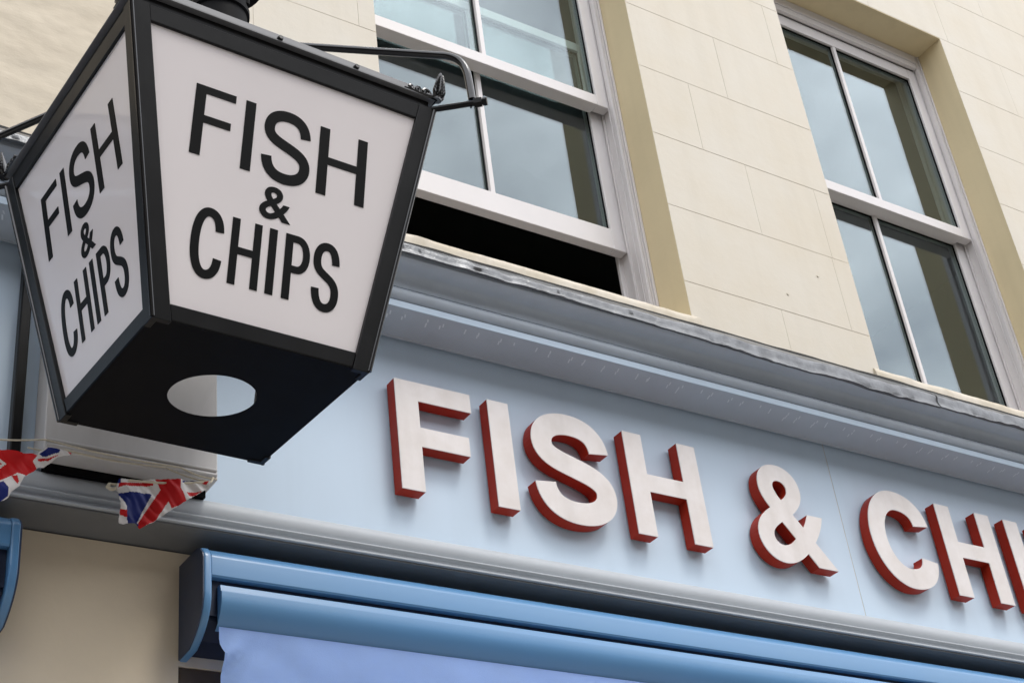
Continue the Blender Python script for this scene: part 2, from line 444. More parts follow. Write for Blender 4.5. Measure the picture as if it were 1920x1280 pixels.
    local_obj('sill', bb, 'sill', root, smooth=35)
sash_window(*WIN[0], .335, 'white sash window with its lower sash pushed up')
sash_window(*WIN[1], 0.0, 'closed white sash window')
sash_window(*WIN[2], 0.0, 'white sash window at the far end of the storey')
# plugged fixing holes in the stucco
for x, z in ((3.859, 4.883), (3.666, 4.743)):
    pb = bm_tube([(x, .002, z), (x, -.0035, z)], [.007, .005], 10); local_obj('wall_plug', pb, 'sill', wall)

# ================================================================== shop fascia with cornice and lead
fas = thing('shop_fascia', 'long pale blue shop fascia under a grey moulded cornice with dented lead capping', 'shop fascia', (3, 0, 3.3))
FX = [-2.5, 1.12, 3.6475, 6.3, 9.5]
for xa, xb in zip(FX[:-1], FX[1:]):
    local_obj('fascia_panel', bm_box(xa + .0012, xb - .0012, 0, .04, 3.425, 4.12, .0008), 'fascia', fas)
local_obj('fascia_backing', bm_box(-2.5, 9.5, .0405, .09, 3.36, 4.4), 'cornice', fas)
# cornice
prof = [(-.0008, 4.102), (-.0115, 4.102), (-.0118, 4.0835), (-.0175, 4.0832), (-.019, 4.0855), (-.1535, 4.086), (-.1535, 4.1085), (-.1475, 4.1085)]
for k in range(9):
    a = -math.pi / 2 + math.pi * k / 8
    prof.append((-.1505 - .0215 * math.cos(a), 4.1320 + .0205 * math.sin(a)))
prof += [(-.1505, 4.1555), (-.158, 4.1557)]
prof += bez((-.158, 4.157), (-.158, 4.184), (-.166, 4.1935), (-.185, 4.196), 10) + bez((-.185, 4.196), (-.208, 4.199), (-.228, 4.200), (-.231, 4.214), 8)
prof += [(-.231, 4.225), (-.0008, 4.40)]
local_obj('cornice', bm_ext(prof, -2.5, 9.5, 1), 'cornice', fas, smooth=28)
local_obj('lit_cornice_fillet', bm_box(-2.5, 9.5, -.1562, -.1537, 4.0862, 4.1085, .0006), 'fascia', fas)  # paler fascia colour stands in for the light this strip catches
# lead sheets
def lead(xa, xb, lift):
    bb = bmesh.new(); n = max(12, int((xb - xa) / .009)); rings = []
    for i in range(n + 1):
        x = xa + (xb - xa) * i / n
        q = mnoise.fractal(Vector((x * 4.0, 2.2, 0)), 1.0, 2.0, 5)
        q2 = mnoise.fractal(Vector((x * 7.0, 7.7, 3)), 1.0, 2.0, 4)
        q3 = mnoise.noise(Vector((x * 2.2, 5.5, 1)))
        sg = min(1, max(0, (x - 2.2) / 1.1)); sg = sg * sg * (3 - 2 * sg)
        q4 = mnoise.fractal(Vector((x * 16, 1.2, 8)), 1.0, 2.0, 3)
        zb = 4.212 - .020 * sg + .004 * q + .010 * sg * q3 + .002 * q4
        zt = 4.246 + .004 * q2 + .0015 * q4
        lip = max(0, mnoise.noise(Vector((x * 1.7, 6.1, 4))) + .12) * 2.2 * (.7 + .5 * q4)
        yo = -.238 - lift - .004 * q2 - .007 * max(0, q3)
        pts = [(0.002, 4.452), (-.10, 4.372 + .004 * q2), (-.205, 4.283 + .003 * q), (yo + .010, zt + .008), (yo + .002, zt + .002), (yo - .001, zt - .006), (yo + .004 * q + .006 * q4, (zb + zt) / 2), (yo - .001, zb + .010), (yo - .003 - .010 * lip, zb + .005), (yo - .004 - .012 * lip, zb + .001), (yo + .004, zb + .001), (yo + .006, zt - .01), (-.2, 4.276), (0.002, 4.445)]
        rings.append([bb.verts.new((x, y, z)) for y, z in pts])
    k = len(rings[0])
    for i in range(n):
        for j in range(k):
            bb.faces.new((rings[i][j], rings[i + 1][j], rings[i + 1][(j + 1) % k], rings[i][(j + 1) % k]))
    bb.faces.new(rings[0]); bb.faces.new(rings[-1])
    local_obj('lead_sheet', bb, 'lead', fas, smooth=45)
lead(-2.5, .9, .0); lead(.88, 2.3, .003); lead(2.29, 4.035, .0); lead(4.03, 5.9, .003); lead(5.88, 9.5, 0)
# dark strip painted in for the shaded gap between lead and wall
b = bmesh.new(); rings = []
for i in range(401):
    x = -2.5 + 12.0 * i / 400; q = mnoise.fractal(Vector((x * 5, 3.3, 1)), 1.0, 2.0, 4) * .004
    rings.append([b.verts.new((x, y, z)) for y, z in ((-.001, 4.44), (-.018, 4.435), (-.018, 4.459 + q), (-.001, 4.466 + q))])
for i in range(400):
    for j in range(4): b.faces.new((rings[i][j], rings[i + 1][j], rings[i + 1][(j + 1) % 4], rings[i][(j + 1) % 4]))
MT['gap_shade'] = mat('lead_gap_shade', (.045, .043, .04), .9, .4, 20)
local_obj('gap_shade_strip', b, 'gap_shade', fas, smooth=40)
# bottom moulding
prof = [(.04, 3.446), (.0, 3.446), (-.003, 3.443)] + bez((-.003, 3.443), (-.024, 3.436), (-.034, 3.415), (-.022, 3.388), 12)
prof += [(-.020, 3.3835), (-.0330, 3.3825), (-.0345, 3.381), (-.0345, 3.3785), (-.033, 3.377), (-.024, 3.372), (-.022, 3.362), (-.027, 3.3555), (-.0425, 3.3545), (-.044, 3.353), (-.044, 3.3495), (-.0425, 3.348), (.04, 3.3475)]
local_obj('bottom_moulding', bm_ext(prof, -2.5, 9.5, 1), 'moulding', fas, smooth=28)
MT['soffit'] = mat('dark_grey_soffit', (.17, .175, .18), .6, .15, 4, spec=.3)  # darker than the moulding above it
local_obj('soffit_board', bm_box(-2.5, 9.5, -.036, .12, 3.3425, 3.3472), 'soffit', fas)
# worn pairs of white paint ticks on the cornice soffit
MT['tick'] = mat('chalky_white_mark', (.66, .70, .74), .8)
k = 0; x = .2
while x < 6.0:
    for d in (0, .047):
        b = bmesh.new()
        for s in range(random.choice((1, 2, 2, 3))):
            xx = x + d + random.uniform(-.004, .004); y0 = -.132 + s * .014 + random.uniform(-.003, .003); ln = random.uniform(.012, .022)
            vs = [b.verts.new(v) for v in ((xx, y0, 4.0851), (xx + .0046, y0, 4.0851), (xx + .0107, y0 + ln, 4.0847), (xx + .0061, y0 + ln, 4.0847))]
            b.faces.new(vs)
        local_obj('paint_tick', b, 'tick', fas)
    x += .127

# ================================================================== letter geometry (2-D: list of vertices, list of faces)
def stroke(path, w):
    V, F = [], []
    n = len(path)
    for i, p in enumerate(path):
        a = Vector(path[max(i - 1, 0)]); c = Vector(path[min(i + 1, n - 1)]); d = (c - a).normalized(); nn = Vector((-d.y, d.x))
        V.append(tuple(Vector(p) + nn * w / 2)); V.append(tuple(Vector(p) - nn * w / 2))
    for i in range(n - 1): F.append((2 * i, 2 * i + 1, 2 * i + 3, 2 * i + 2))
    return V, F
def L_I(x0, x1, z0, z1, w): return [(x0, z0), (x1, z0), (x1, z1), (x0, z1)], [(0, 1, 2, 3)]
def L_F(x0, x1, z0, z1, w, wb=None):
    wb = wb or w * .86; h = z1 - z0; m = z0 + h * .58; xm = x0 + (x1 - x0) * .93
    return [(x0, z0), (x0 + w, z0), (x0 + w, m - wb), (xm, m - wb), (xm, m), (x0 + w, m), (x0 + w, z1 - wb), (x1, z1 - wb), (x1, z1), (x0, z1)], [tuple(range(10))]
def L_H(x0, x1, z0, z1, w, wb=None):
    wb = wb or w * .84; m = (z0 + z1) / 2 + (z1 - z0) * .02
    return [(x0, z0), (x0 + w, z0), (x0 + w, m - wb / 2), (x1 - w, m - wb / 2), (x1 - w, z0), (x1, z0), (x1, z1), (x1 - w, z1), (x1 - w, m + wb / 2), (x0 + w, m + wb / 2), (x0 + w, z1), (x0, z1)], [tuple(range(12))]
def L_S(x0, x1, z0, z1, w):
    l, r, bt, t = x0 + w / 2, x1 - w / 2, z0 + w * .46, z1 - w * .46
    W, H, cx, md = r - l, t - bt, (l + r) / 2, (bt + t) / 2 + (t - bt) * .012
    n = 14; lu, ru = l + .02 * W, r - .03 * W
    p = bez((ru, t - .27 * H), (ru - .02 * W, t - .10 * H), (cx + .30 * W, t), (cx, t), n)
    p += bez((cx, t), (cx - .30 * W, t), (lu, t - .10 * H), (lu, t - .245 * H), n)
    p += bez((lu, t - .245 * H), (lu, t - .40 * H), (cx - .24 * W, md + .05 * H), (cx, md), n)
    p += bez((cx, md), (cx + .26 * W, md - .055 * H), (r, bt + .41 * H), (r, bt + .25 * H), n)
    p += bez((r, bt + .25 * H), (r, bt + .10 * H), (cx + .30 * W, bt), (cx, bt), n)
    p += bez((cx, bt), (cx - .32 * W, bt), (l + .02 * W, bt + .11 * H), (l, bt + .29 * H), n) + [(l, bt + .29 * H)]
    return stroke(p, w)
def L_C(x0, x1, z0, z1, w, sq=.28):
    l, r, bt, t = x0 + w / 2, x1 - w / 2, z0 + w * .48, z1 - w * .48
    W, H, cx, md = r - l, t - bt, (l + r) / 2 + (r - l) * .02, (bt + t) / 2
    n = 18
    p = bez((r, t - .28 * H), (r - .02 * W, t - .10 * H), (cx + .27 * W, t), (cx, t), n)
    p += bez((cx, t), (cx - .29 * W, t), (l, t - sq * H + .06 * H), (l, md), n)
    p += bez((l, md), (l, bt + sq * H - .06 * H), (cx - .29 * W, bt), (cx, bt), n)
    p += bez((cx, bt), (cx + .27 * W, bt), (r - .02 * W, bt + .10 * H), (r, bt + .28 * H), n) + [(r, bt + .28 * H)]
    return stroke(p, w)
def L_P(x0, x1, z0, z1, w):
    h = z1 - z0; m = z0 + h * .42
    V, F = [(x0, z0), (x0 + w, z0), (x0 + w, z1), (x0, z1)], [(0, 1, 2, 3)]
    hw = w * .44; t, bt, r = z1 - hw, m + hw, x1 - w / 2; md = (t + bt) / 2; cx = x0 + w + (x1 - x0 - w) * .25
    p = [(x0 + w, t)] + bez((cx, t), (cx + (r - cx) * .6, t), (r, md + (t - md) * .6), (r, md), 14) + bez((r, md), (r, md - (md - bt) * .6), (cx + (r - cx) * .6, bt), (cx, bt), 14) + [(cx, bt), (x0 + w, bt)]
    v2, f2 = stroke(p, w * .9); k = len(V)
    return V + v2, F + [tuple(i + k for i in f) for f in f2]
_amp = {}
def L_AMP(x0, x1, z0, z1, off):
    if off not in _amp:
        cu = bpy.data.curves.new('amp', 'FONT'); cu.body = '&'; cu.size = 1; cu.offset = off; cu.resolution_u = 10; cu.dimensions = '2D'; cu.fill_mode = 'FRONT'
        o = bpy.data.objects.new('amp', cu); C.objects.link(o)
        bpy.context.view_layer.update()
        me = bpy.data.meshes.new_from_object(o.evaluated_get(bpy.context.evaluated_depsgraph_get()))
        b = bmesh.new(); b.from_mesh(me); bmesh.ops.remove_doubles(b, verts=b.verts[:], dist=1e-5)
        b.verts.index_update()
        _amp[off] = ([(v.co.x, v.co.y) for v in b.verts], [tuple(v.index for v in f.verts) for f in b.faces])
        b.free(); bpy.data.objects.remove(o); bpy.data.curves.remove(cu); bpy.data.meshes.remove(me)
    V, F = _amp[off]
    ax, bx, az, bz = min(v[0] for v in V), max(v[0] for v in V), min(v[1] for v in V), max(v[1] for v in V)
    return [(x0 + (v[0] - ax) / (bx - ax) * (x1 - x0), z0 + (v[1] - az) / (bz - az) * (z1 - z0)) for v in V], F

def slab(V, F, fn, d0, d1, front=True, sides=True, back=False):
    """prism of a flat letter; fn(u, v, d) maps letter plane + depth to space"""
    b = bmesh.new()
    f0 = [b.verts.new(fn(u, v, d0)) for u, v in V]; f1 = [b.verts.new(fn(u, v, d1)) for u, v in V]
    edges = {}
    for f in F:
        if front: b.faces.new([f0[i] for i in f])
        if back: b.faces.new([f1[i] for i in f][::-1])
        for i in range(len(f)):
            e = (f[i], f[(i + 1) % len(f)]); kk = tuple(sorted(e)); edges.setdefault(kk, []).append(e)
    if sides:
        for kk, es in edges.items():
            if len(es) == 1:
                i, j = es[0]; b.faces.new((f0[i], f1[i], f1[j], f0[j]))
    loose = [v for v in b.verts if not v.link_faces]
    bmesh.ops.delete(b, geom=loose, context='VERTS')
    return b

# raised sign letters on the fascia
sign = thing('raised_letter_sign', 'raised FISH & CHIPS lettering with cream faces and red sides on pale blue fascia', 'shop sign', (3, 0, 3.56))
Z0, Z1 = 3.561, 3.915
SW = .0735
def fz(u, v, d): return (u, d, v)
letters = [('F', L_F(1.896, 2.147, Z0, Z1, .0735, .062)), ('I', L_I(2.207, 2.280, Z0, Z1, SW)), ('S', L_S(2.346, 2.638, Z0 - .006, Z1 + .007, .073)), ('H', L_H(2.702, 2.989, Z0, Z1, .072, .061)),
           ('ampersand', L_AMP(3.196, 3.515, Z0 - .004, Z1 + .004, .017)), ('C', L_C(3.716, 4.014, Z0 - .007, Z1 + .007, .074)), ('H', L_H(4.083, 4.365, Z0, Z1, .073, .061)), ('I', L_I(4.445, 4.520, Z0, Z1, SW)),
           ('P', L_P(4.600, 4.865, Z0, Z1, SW)), ('S', L_S(4.915, 5.195, Z0 - .006, Z1 + .007, .073))]
for ch, (V, F) in letters:
    ret = slab(V, F, fz, -.0485, -.008, front=False, back=True)
    r = local_obj('letter', ret, 'red', sign)
    r['label'] = 'raised letter %s with red sides' % ch if ch != 'ampersand' else 'raised ampersand with red sides'
    fc = slab(V, F, fz, -.0515, -.0483, front=True, back=True)
    local_obj('letter_face', fc, 'face', r)
for o in [c for c in sign.children]:
    for u in (): pass

# ================================================================== pilaster box beside the fascia
box = thing('pilaster_box', 'off white boxed panel behind the lantern dividing the blue fascias', 'pilaster', (1.12, -.04, 3.455))
local_obj('panel', bm_box(.907, 1.343, -.088, -.003, 3.456, 4.072, .003), 'boxpanel', box)
for i, (yy, zz, rr) in enumerate(((-.0895, 3.468, .006), (-.090, 3.482, .0045))):
    local_obj('bead', bm_tube([(.912, yy, zz), (1.338, yy, zz)], rr, 10), 'boxpanel', box)
local_obj('gap_shadow_strip', bm_box(.93, 1.335, -.030, -.0012, 3.4365, 3.4555), 'matt', box)  # black strip stands in for the shade under the box
# black conduit beside it
pipe = thing('conduit', 'black square conduit running up the fascia left of the off white box', 'conduit', (.857, -.02, 3.45))
local_obj('tube', bm_box(.8435, .8695, -.036, -.006, 3.442, 4.07, .003), 'black', pipe)

# ================================================================== awnings
def awning(xa, xb, name_lbl, capside, fabric=True, fab_lbl=None):
    aw = thing('shop_awning', name_lbl, 'awning', ((xa + xb) / 2, .09, 3.1))
    cw = .021
    ha, hb = xa + cw + .001, xb - cw - .001
    hood = [(.092, 3.30), (-.020, 3.2965), (-.034, 3.291), (-.048, 3.277), (-.0535, 3.268), (-.055, 3.262), (-.055, 3.217), (-.052, 3.212), (-.025, 3.212), (-.025, 3.22), (.092, 3.22)]
    local_obj('cassette', bm_ext(hood, ha, hb), 'awning', aw, smooth=25)
    shade_tray = [(-.025, 3.2195), (-.025, 3.11), (.02, 3.075), (.092, 3.065), (.092, 3.2195)]
    local_obj('shade_tray', bm_ext(shade_tray, ha + .0004, hb - .0004), 'awning_shade', aw)  # dark colour stands in for shade beneath the cassette
    slot_shade = [(-.0295, 3.2115), (-.034, 3.2115), (-.034, 3.12), (-.0295, 3.12)]
    local_obj('slot_shade', bm_ext(slot_shade, ha + .0005, hb - .0005), 'awning_shade', aw)  # dark strip painted in for shade inside the gap
    bar = [(-.036, 3.1945), (-.050, 3.195), (-.0535, 3.1925), (-.0575, 3.176), (-.0612, 3.1752), (-.0618, 3.172), (-.0618, 3.160)]
    bar += bez((-.0618, 3.152), (-.0610, 3.134), (-.048, 3.112), (-.030, 3.092), 10) + [(-.020, 3.087), (-.036, 3.10)]
    local_obj('front_bar', bm_ext(bar, ha + .022, hb - .022), 'awning', aw, smooth=22)
    cap = [(.094, 3.302), (-.018, 3.3), (-.040, 3.291), (-.054, 3.274), (-.0585, 3.262), (-.0585, 3.17)] + bez((-.0585, 3.165), (-.058, 3.12), (-.03, 3.085), (.02, 3.058), 10) + [(.03, 3.053), (.094, 3.05)]
    for s in (0, 1):
        a0, a1 = (xa, xa + cw) if s == 0 else (xb - cw, xb)
        e = bm_ext(cap, a0, a1)
        bmesh.ops.recalc_face_normals(e, faces=e.faces[:])
        ed = [x for x in e.edges if abs(x.verts[0].co.x - x.verts[1].co.x) < 1e-6]
        bmesh.ops.bevel(e, geom=ed, offset=.0045, segments=3, affect='EDGES', profile=.5)
        ec = local_obj('end_cap', e, 'awning', aw, smooth=50)
        mc = Vector((0, sum(p[0] for p in cap) / len(cap), sum(p[1] for p in cap) / len(cap)))
        inset = [(mc.y + (p[0] - mc.y) * .985, mc.z + (p[1] - mc.z) * .985) for p in cap]
        pa, pb2 = (xa - .0025, xa + .001) if s == 0 else (xb - .001, xb + .0025)
        local_obj('cap_shade_plate', bm_ext(inset, pa, pb2), 'navy', aw)  # navy plate added to put shade into the cap side
    if fabric:
        bb = bmesh.new(); n, mrows = 220, 26; x0f, x1f = ha + .026, hb - .026; V = []
        for i in range(n + 1):
            t = (i / n) ** 1.8; x = x0f + (x1f - x0f) * t
            col = []
            for k in range(mrows + 1):
                s = k / mrows * .42
                e = math.exp(-(x - x0f) / .10)
                fold = .006 * mnoise.noise(Vector((x * 9 - s * 8, 3.3, s * 9))) + e * .03 * mnoise.noise(Vector((x * 24 + s * 20, 1.1, s * 10))) + .004 * mnoise.noise(Vector((x * 3, 8.8, s * 3)))
                fold *= min(1, s * 14)
                col.append(bb.verts.new((x + .006 * e * mnoise.noise(Vector((2, s * 16, 5))) * min(1, s * 10), -.034 - s * .16 + fold, 3.094 - s * .985)))
            V.append(col)
        for i in range(n):
            for k in range(mrows): bb.faces.new((V[i][k], V[i + 1][k], V[i + 1][k + 1], V[i][k + 1]))
        bmesh.ops.solidify(bb, geom=bb.faces[:], thickness=.0012)
        local_obj('valance', bb, 'fabric', aw, smooth=60)
awning(1.319, 8.6, 'long blue awning cassette with lavender valance below the raised letters', 0)
awning(-2.4, .878, 'blue awning cassette whose rounded end shows at the left edge of the beige pier', 1)
# shopfront under the right awning
sf = thing('shopfront', 'brown timber shopfront frame under the right hand awning', 'shopfront', (4.6, .11, .004))
local_obj('frame_head', bm_box(1.32, 8.4, .10, .16, 2.90, 3.0385, .003), 'brown', sf)
local_obj('frame_post', bm_box(1.32, 1.42, .1002, .16, .005, 2.8985, .003), 'brown', sf)
local_obj('frame_post', bm_box(8.3, 8.4, .1002, .16, .005, 2.8985, .003), 'brown', sf)
local_obj('glazing', bm_box(1.422, 8.298, .125, .135, .5, 2.898), 'shopglass', sf)
local_obj('stall_riser', bm_box(1.422, 8.298, .11, .16, .005, .498, .003), 'brown', sf)

# ================================================================== bunting
bun = thing('bunting', 'crumpled union flag bunting tied along the bottom of the off white box', 'bunting', (1.06, -.12, 3.46))
def inside(p, poly):
    x, y = p; r = False; n = len(poly)
    for i in range(n):
        x1, y1 = poly[i]; x2, y2 = poly[(i + 1) % n]
        if (y1 > y) != (y2 > y) and x < (x2 - x1) * (y - y1) / (y2 - y1) + x1: r = not r
    return r
def flag(outline, paint, lbl, seed):
    xs = [p[0] for p in outline]; zs = [p[1] for p in outline]
    st = .0016; x0, z0 = min(xs), min(zs); nx, nz = int((max(xs) - x0) / st) + 1, int((max(zs) - z0) / st) + 1
    b = bmesh.new(); V = {}
    ztop = max(zs)
    def vert(i, k):
        if (i, k) not in V:
            x, z = x0 + i * st, z0 + k * st
            y = -.138 + (ztop - z) * .05 + .014 * mnoise.noise(Vector((x * 18, seed, z * 18))) + .007 * mnoise.noise(Vector((x * 50 + z * 40, seed + 4, z * 30)))
            V[(i, k)] = b.verts.new((x, y, z))
        return V[(i, k)]
    for i in range(nx):
        for k in range(nz):
            c = (x0 + (i + .5) * st, z0 + (k + .5) * st)
            if not inside(c, outline): continue
            f = b.faces.new((vert(i, k), vert(i + 1, k), vert(i + 1, k + 1), vert(i, k + 1)))
            mi = 0
            for idx, poly in paint:
                if inside(c, poly): mi = idx
            f.material_index = mi
    # soften the stair-stepped outline
    for it in range(2):
        bd = [v for v in b.verts if any(len(e.link_faces) == 1 for e in v.link_edges)]
        new = {}
        for v in bd:
            nb = [e.other_vert(v) for e in v.link_edges if len(e.link_faces) == 1]
            if len(nb) == 2: new[v] = v.co * .4 + (nb[0].co + nb[1].co) * .3
        for v, c in new.items(): v.co = c
    o = local_obj('flag', b, ['fwhite', 'fblue', 'fred'], bun, smooth=70)
    o['label'] = lbl
flag([(1.072, 3.382), (1.161, 3.40), (1.226, 3.409), (1.301, 3.418), (1.296, 3.40), (1.241, 3.357), (1.196, 3.32), (1.157, 3.284), (1.128, 3.264), (1.119, 3.277), (1.099, 3.273), (1.087, 3.268), (1.076, 3.27), (1.079, 3.298), (1.073, 3.349), (1.067, 3.354)],
     [(1, [(1.07, 3.345), (1.157, 3.361), (1.122, 3.279), (1.1, 3.268), (1.094, 3.314)]),
      (2, [(1.128, 3.262), (1.122, 3.274), (1.177, 3.375), (1.161, 3.402), (1.224, 3.411), (1.224, 3.387), (1.241, 3.355), (1.206, 3.332), (1.197, 3.348), (1.169, 3.296)]),
      (2, [(1.073, 3.371), (1.158, 3.395), (1.158, 3.383), (1.074, 3.362)]), (2, [(1.241, 3.38), (1.279, 3.389), (1.263, 3.375), (1.246, 3.37)]),
      (2, [(1.075, 3.303), (1.095, 3.305), (1.098, 3.289), (1.080, 3.292)]), (1, [(1.229, 3.408), (1.279, 3.419), (1.276, 3.411), (1.229, 3.402)]), (2, [(1.276, 3.414), (1.298, 3.423), (1.291, 3.408)]), (1, [(1.069, 3.386), (1.076, 3.386), (1.076, 3.372), (1.069, 3.37)]), (1, [(1.116, 3.284), (1.126, 3.274), (1.124, 3.268), (1.118, 3.272)])],
     'union flag pennant with blue and red triangles hanging under the box', 1.3)
flag([(.70, 3.415), (.777, 3.413), (.794, 3.408), (.88, 3.406), (.882, 3.417), (.901, 3.430), (.933, 3.430), (.959, 3.428), (.951, 3.418), (.925, 3.41), (.898, 3.382), (.882, 3.374), (.877, 3.367), (.853, 3.345), (.844, 3.321), (.828, 3.305), (.823, 3.289), (.803, 3.276), (.77, 3.262), (.74, 3.31)],
     [(2, [(.69, 3.42), (.794, 3.410), (.88, 3.407), (.869, 3.387), (.881, 3.370), (.857, 3.35), (.839, 3.356), (.799, 3.331), (.76, 3.31), (.70, 3.36)]), (0, [(.76, 3.400), (.795, 3.385), (.814, 3.376), (.797, 3.359), (.77, 3.338)]), (2, [(.76, 3.385), (.792, 3.378), (.805, 3.374), (.79, 3.364), (.77, 3.355)]),
      (1, [(.75, 3.30), (.811, 3.333), (.821, 3.316), (.821, 3.293), (.803, 3.274), (.77, 3.26)]), (1, [(.883, 3.411), (.901, 3.429), (.93, 3.429), (.927, 3.42), (.891, 3.406)]), (2, [(.828, 3.349), (.839, 3.351), (.844, 3.337), (.841, 3.325)]), (2, [(.881, 3.398), (.928, 3.415), (.906, 3.401), (.881, 3.391)]), (2, [(.945, 3.43), (.96, 3.43), (.955, 3.42)])],
     'red star shaped fold of a union flag pennant at the left edge', 5.1)
def cord(pts, r=.0022):
    P = []
    for i in range(len(pts) - 1):
        a, c = Vector(pts[i]), Vector(pts[i + 1])
        for k in range(12):
            t = k / 12; p = a.lerp(c, t); p.z -= .006 * math.sin(math.pi * t); P.append(p)
    P.append(Vector(pts[-1])); local_obj('cord', bm_tube(P, r, 6), 'cord', bun)
cord([(.70, -.14, 3.42), (.90, -.12, 3.462), (1.24, -.101, 3.466), (1.335, -.10, 3.452)])
cord([(.86, -.125, 3.43), (.955, -.105, 3.453), (1.20, -.104, 3.457), (1.30, -.135, 3.421)])
cord([(1.055, -.128, 3.372), (1.10, -.137, 3.385), (1.30, -.137, 3.42), (1.325, -.10, 3.455)], .0028)
cord([(1.055, -.128, 3.372), (1.048, -.128, 3.365), (1.068, -.134, 3.36)], .0045)

# ================================================================== lantern
LA, LB, LH = .36837, .24242, .66
LM = Matrix(((0.9989974, -0.0445130, -0.0047684), (0.0441690, 0.9973921, -0.0570795), (0.0072968, 0.0568117, 0.9983582))).to_4x4()
lan = thing('lantern', 'black framed square lantern with opal panels lettered FISH & CHIPS hanging from a bracket', 'lantern')
lan.matrix_world = Matrix.Translation((1.0958664, -.63441584, 3.33046717)) @ LM
SL = (LA - LB) / LH
hw = lambda z: LB + SL * z
# faces: 0 front (-y), 1 right (+x), 2 back (+y), 3 left (-x);  u runs left to right as read from outside
def fmap(face):
    def fn(u, z, d=0.0):
        r = hw(z) + d
        return [(u, -r, z), (r, u, z), (-u, r, z), (-r, -u, z)][face]
    return fn
def quadslab(fn, pts, d0, d1, bevel=.0015):
    b = bmesh.new(); A = [b.verts.new(fn(u, z, d0)) for u, z in pts]; B = [b.verts.new(fn(u, z, d1)) for u, z in pts]
    n = len(pts); b.faces.new(A); b.faces.new(B[::-1])
    for i in range(n): b.faces.new((A[i], B[i], B[(i + 1) % n], A[(i + 1) % n]))
    bmesh.ops.recalc_face_normals(b, faces=b.faces[:])
    if bevel: bmesh.ops.bevel(b, geom=b.edges[:], offset=bevel, segments=1, affect='EDGES', profile=.5)
    return b
SW_ = .0405
for f in range(4):
    fn = fmap(f)
    # rails, set 2 mm behind the corner stiles
    zt0, zb1 = .623, .034
    obj('top_rail', quadslab(fn, [(-hw(zt0) + SW_, zt0), (hw(zt0) - SW_, zt0), (hw(LH) - SW_, LH - .001), (-hw(LH) + SW_, LH - .001)], -.002, -.020), 'black', lan)
    obj('bottom_rail', quadslab(fn, [(-hw(0) + SW_, .001), (hw(0) - SW_, .001), (hw(zb1) - SW_, zb1), (-hw(zb1) + SW_, zb1)], -.002, -.020), 'black', lan)
    # panel
    pp = obj('panel', quadslab(fn, [(-hw(.02) + .03, .02), (hw(.02) - .03, .02), (hw(.64) - .03, .64), (-hw(.64) + .03, .64)], -.009, -.013, 0), 'clear' if f == 2 else 'opal', lan)
    pp['label'] = ['white opal panel lettered FISH & CHIPS facing the street', 'white opal panel on the right side', 'clear panel facing the wall', 'white opal panel lettered FISH & CHIPS on the left side'][f]
    if f == 2: continue
    T0, T1 = .3665, .5245; B0, B1 = .1115, .2555
    text = [L_F(-.204, -.1135, T0, T1, .0235, .0168), L_I(-.0905, -.0675, T0, T1, 0), L_S(-.0460, .0685, T0 - .004, T1 + .005, .0238), L_H(.0870, .2050, T0, T1, .0235, .0175),
            L_AMP(-.0385, .0345, .2745, .3485, .016),
            L_C(-.1795, -.1095, B0 - .004, B1 + .004, .0185, .22), L_H(-.0935, -.0265, B0, B1, .0170, .0155), L_I(-.0095, .0085, B0, B1, 0), L_P(.0280, .0875, B0, B1, .0178), L_S(.0945, .1590, B0 - .005, B1 + .004, .0178)]
    for V, F in text:
        obj('letter', slab(V, F, fn, -.0078, -.0089), 'ink', pp)
# corner stiles: box section angles following the taper
for cxs, cys in ((-1, -1), (1, -1), (1, 1), (-1, 1)):
    b = bmesh.new()
    def ring(z):
        r = hw(z); w = SW_; t = .014
        return [(r, r), (r, r - w), (r - t, r - w), (r - t, r - t), (r - w, r - t), (r - w, r)]
    lo = [b.verts.new((cxs * x, cys * y, -.004)) for x, y in ring(0)]; hi = [b.verts.new((cxs * x, cys * y, LH)) for x, y in ring(LH)]
    for k in range(6): b.faces.new((lo[k], lo[(k + 1) % 6], hi[(k + 1) % 6], hi[k]))
    b.faces.new(lo); b.faces.new(hi)
    bmesh.ops.recalc_face_normals(b, faces=b.faces[:])
    bmesh.ops.bevel(b, geom=b.edges[:], offset=.0012, segments=1, affect='EDGES', profile=.5)
    st = obj('corner_stile', b, 'black', lan)
    # corner bead
    obj('corner_bead', bm_tube([(cxs * (hw(0) - .0012), cys * (hw(0) - .0012), -.001), (cxs * (hw(LH) - .0005), cys * (hw(LH) - .0005), LH - .002)], .0052, 10), 'blackglossy', st, smooth=60)
# bottom plate with round hole
b = bmesh.new(); n = 64; r = .0935; h2 = LB - .004
for z in (-.0015, .0015):
    pass
inn, outr = [], []
for zi, z in enumerate((-.0012, .0016)):
    I, O = [], []
    for k in range(n):
        a = 2 * math.pi * (k + .5) / n; c, s = math.cos(a), math.sin(a); q = h2 / max(abs(c), abs(s))
        I.append(b.verts.new((r * c, r * s, z))); O.append(b.verts.new((q * c, q * s, z)))
    inn.append(I); outr.append(O)
for k in range(n):
    j = (k + 1) % n
    b.faces.new((inn[0][k], inn[0][j], outr[0][j], outr[0][k])); b.faces.new((inn[1][k], outr[1][k], outr[1][j], inn[1][j]))
    b.faces.new((inn[0][k], inn[1][k], inn[1][j], inn[0][j])); b.faces.new((outr[0][k], outr[0][j], outr[1][j], outr[1][k]))
obj('bottom_plate', b, 'matt', lan)
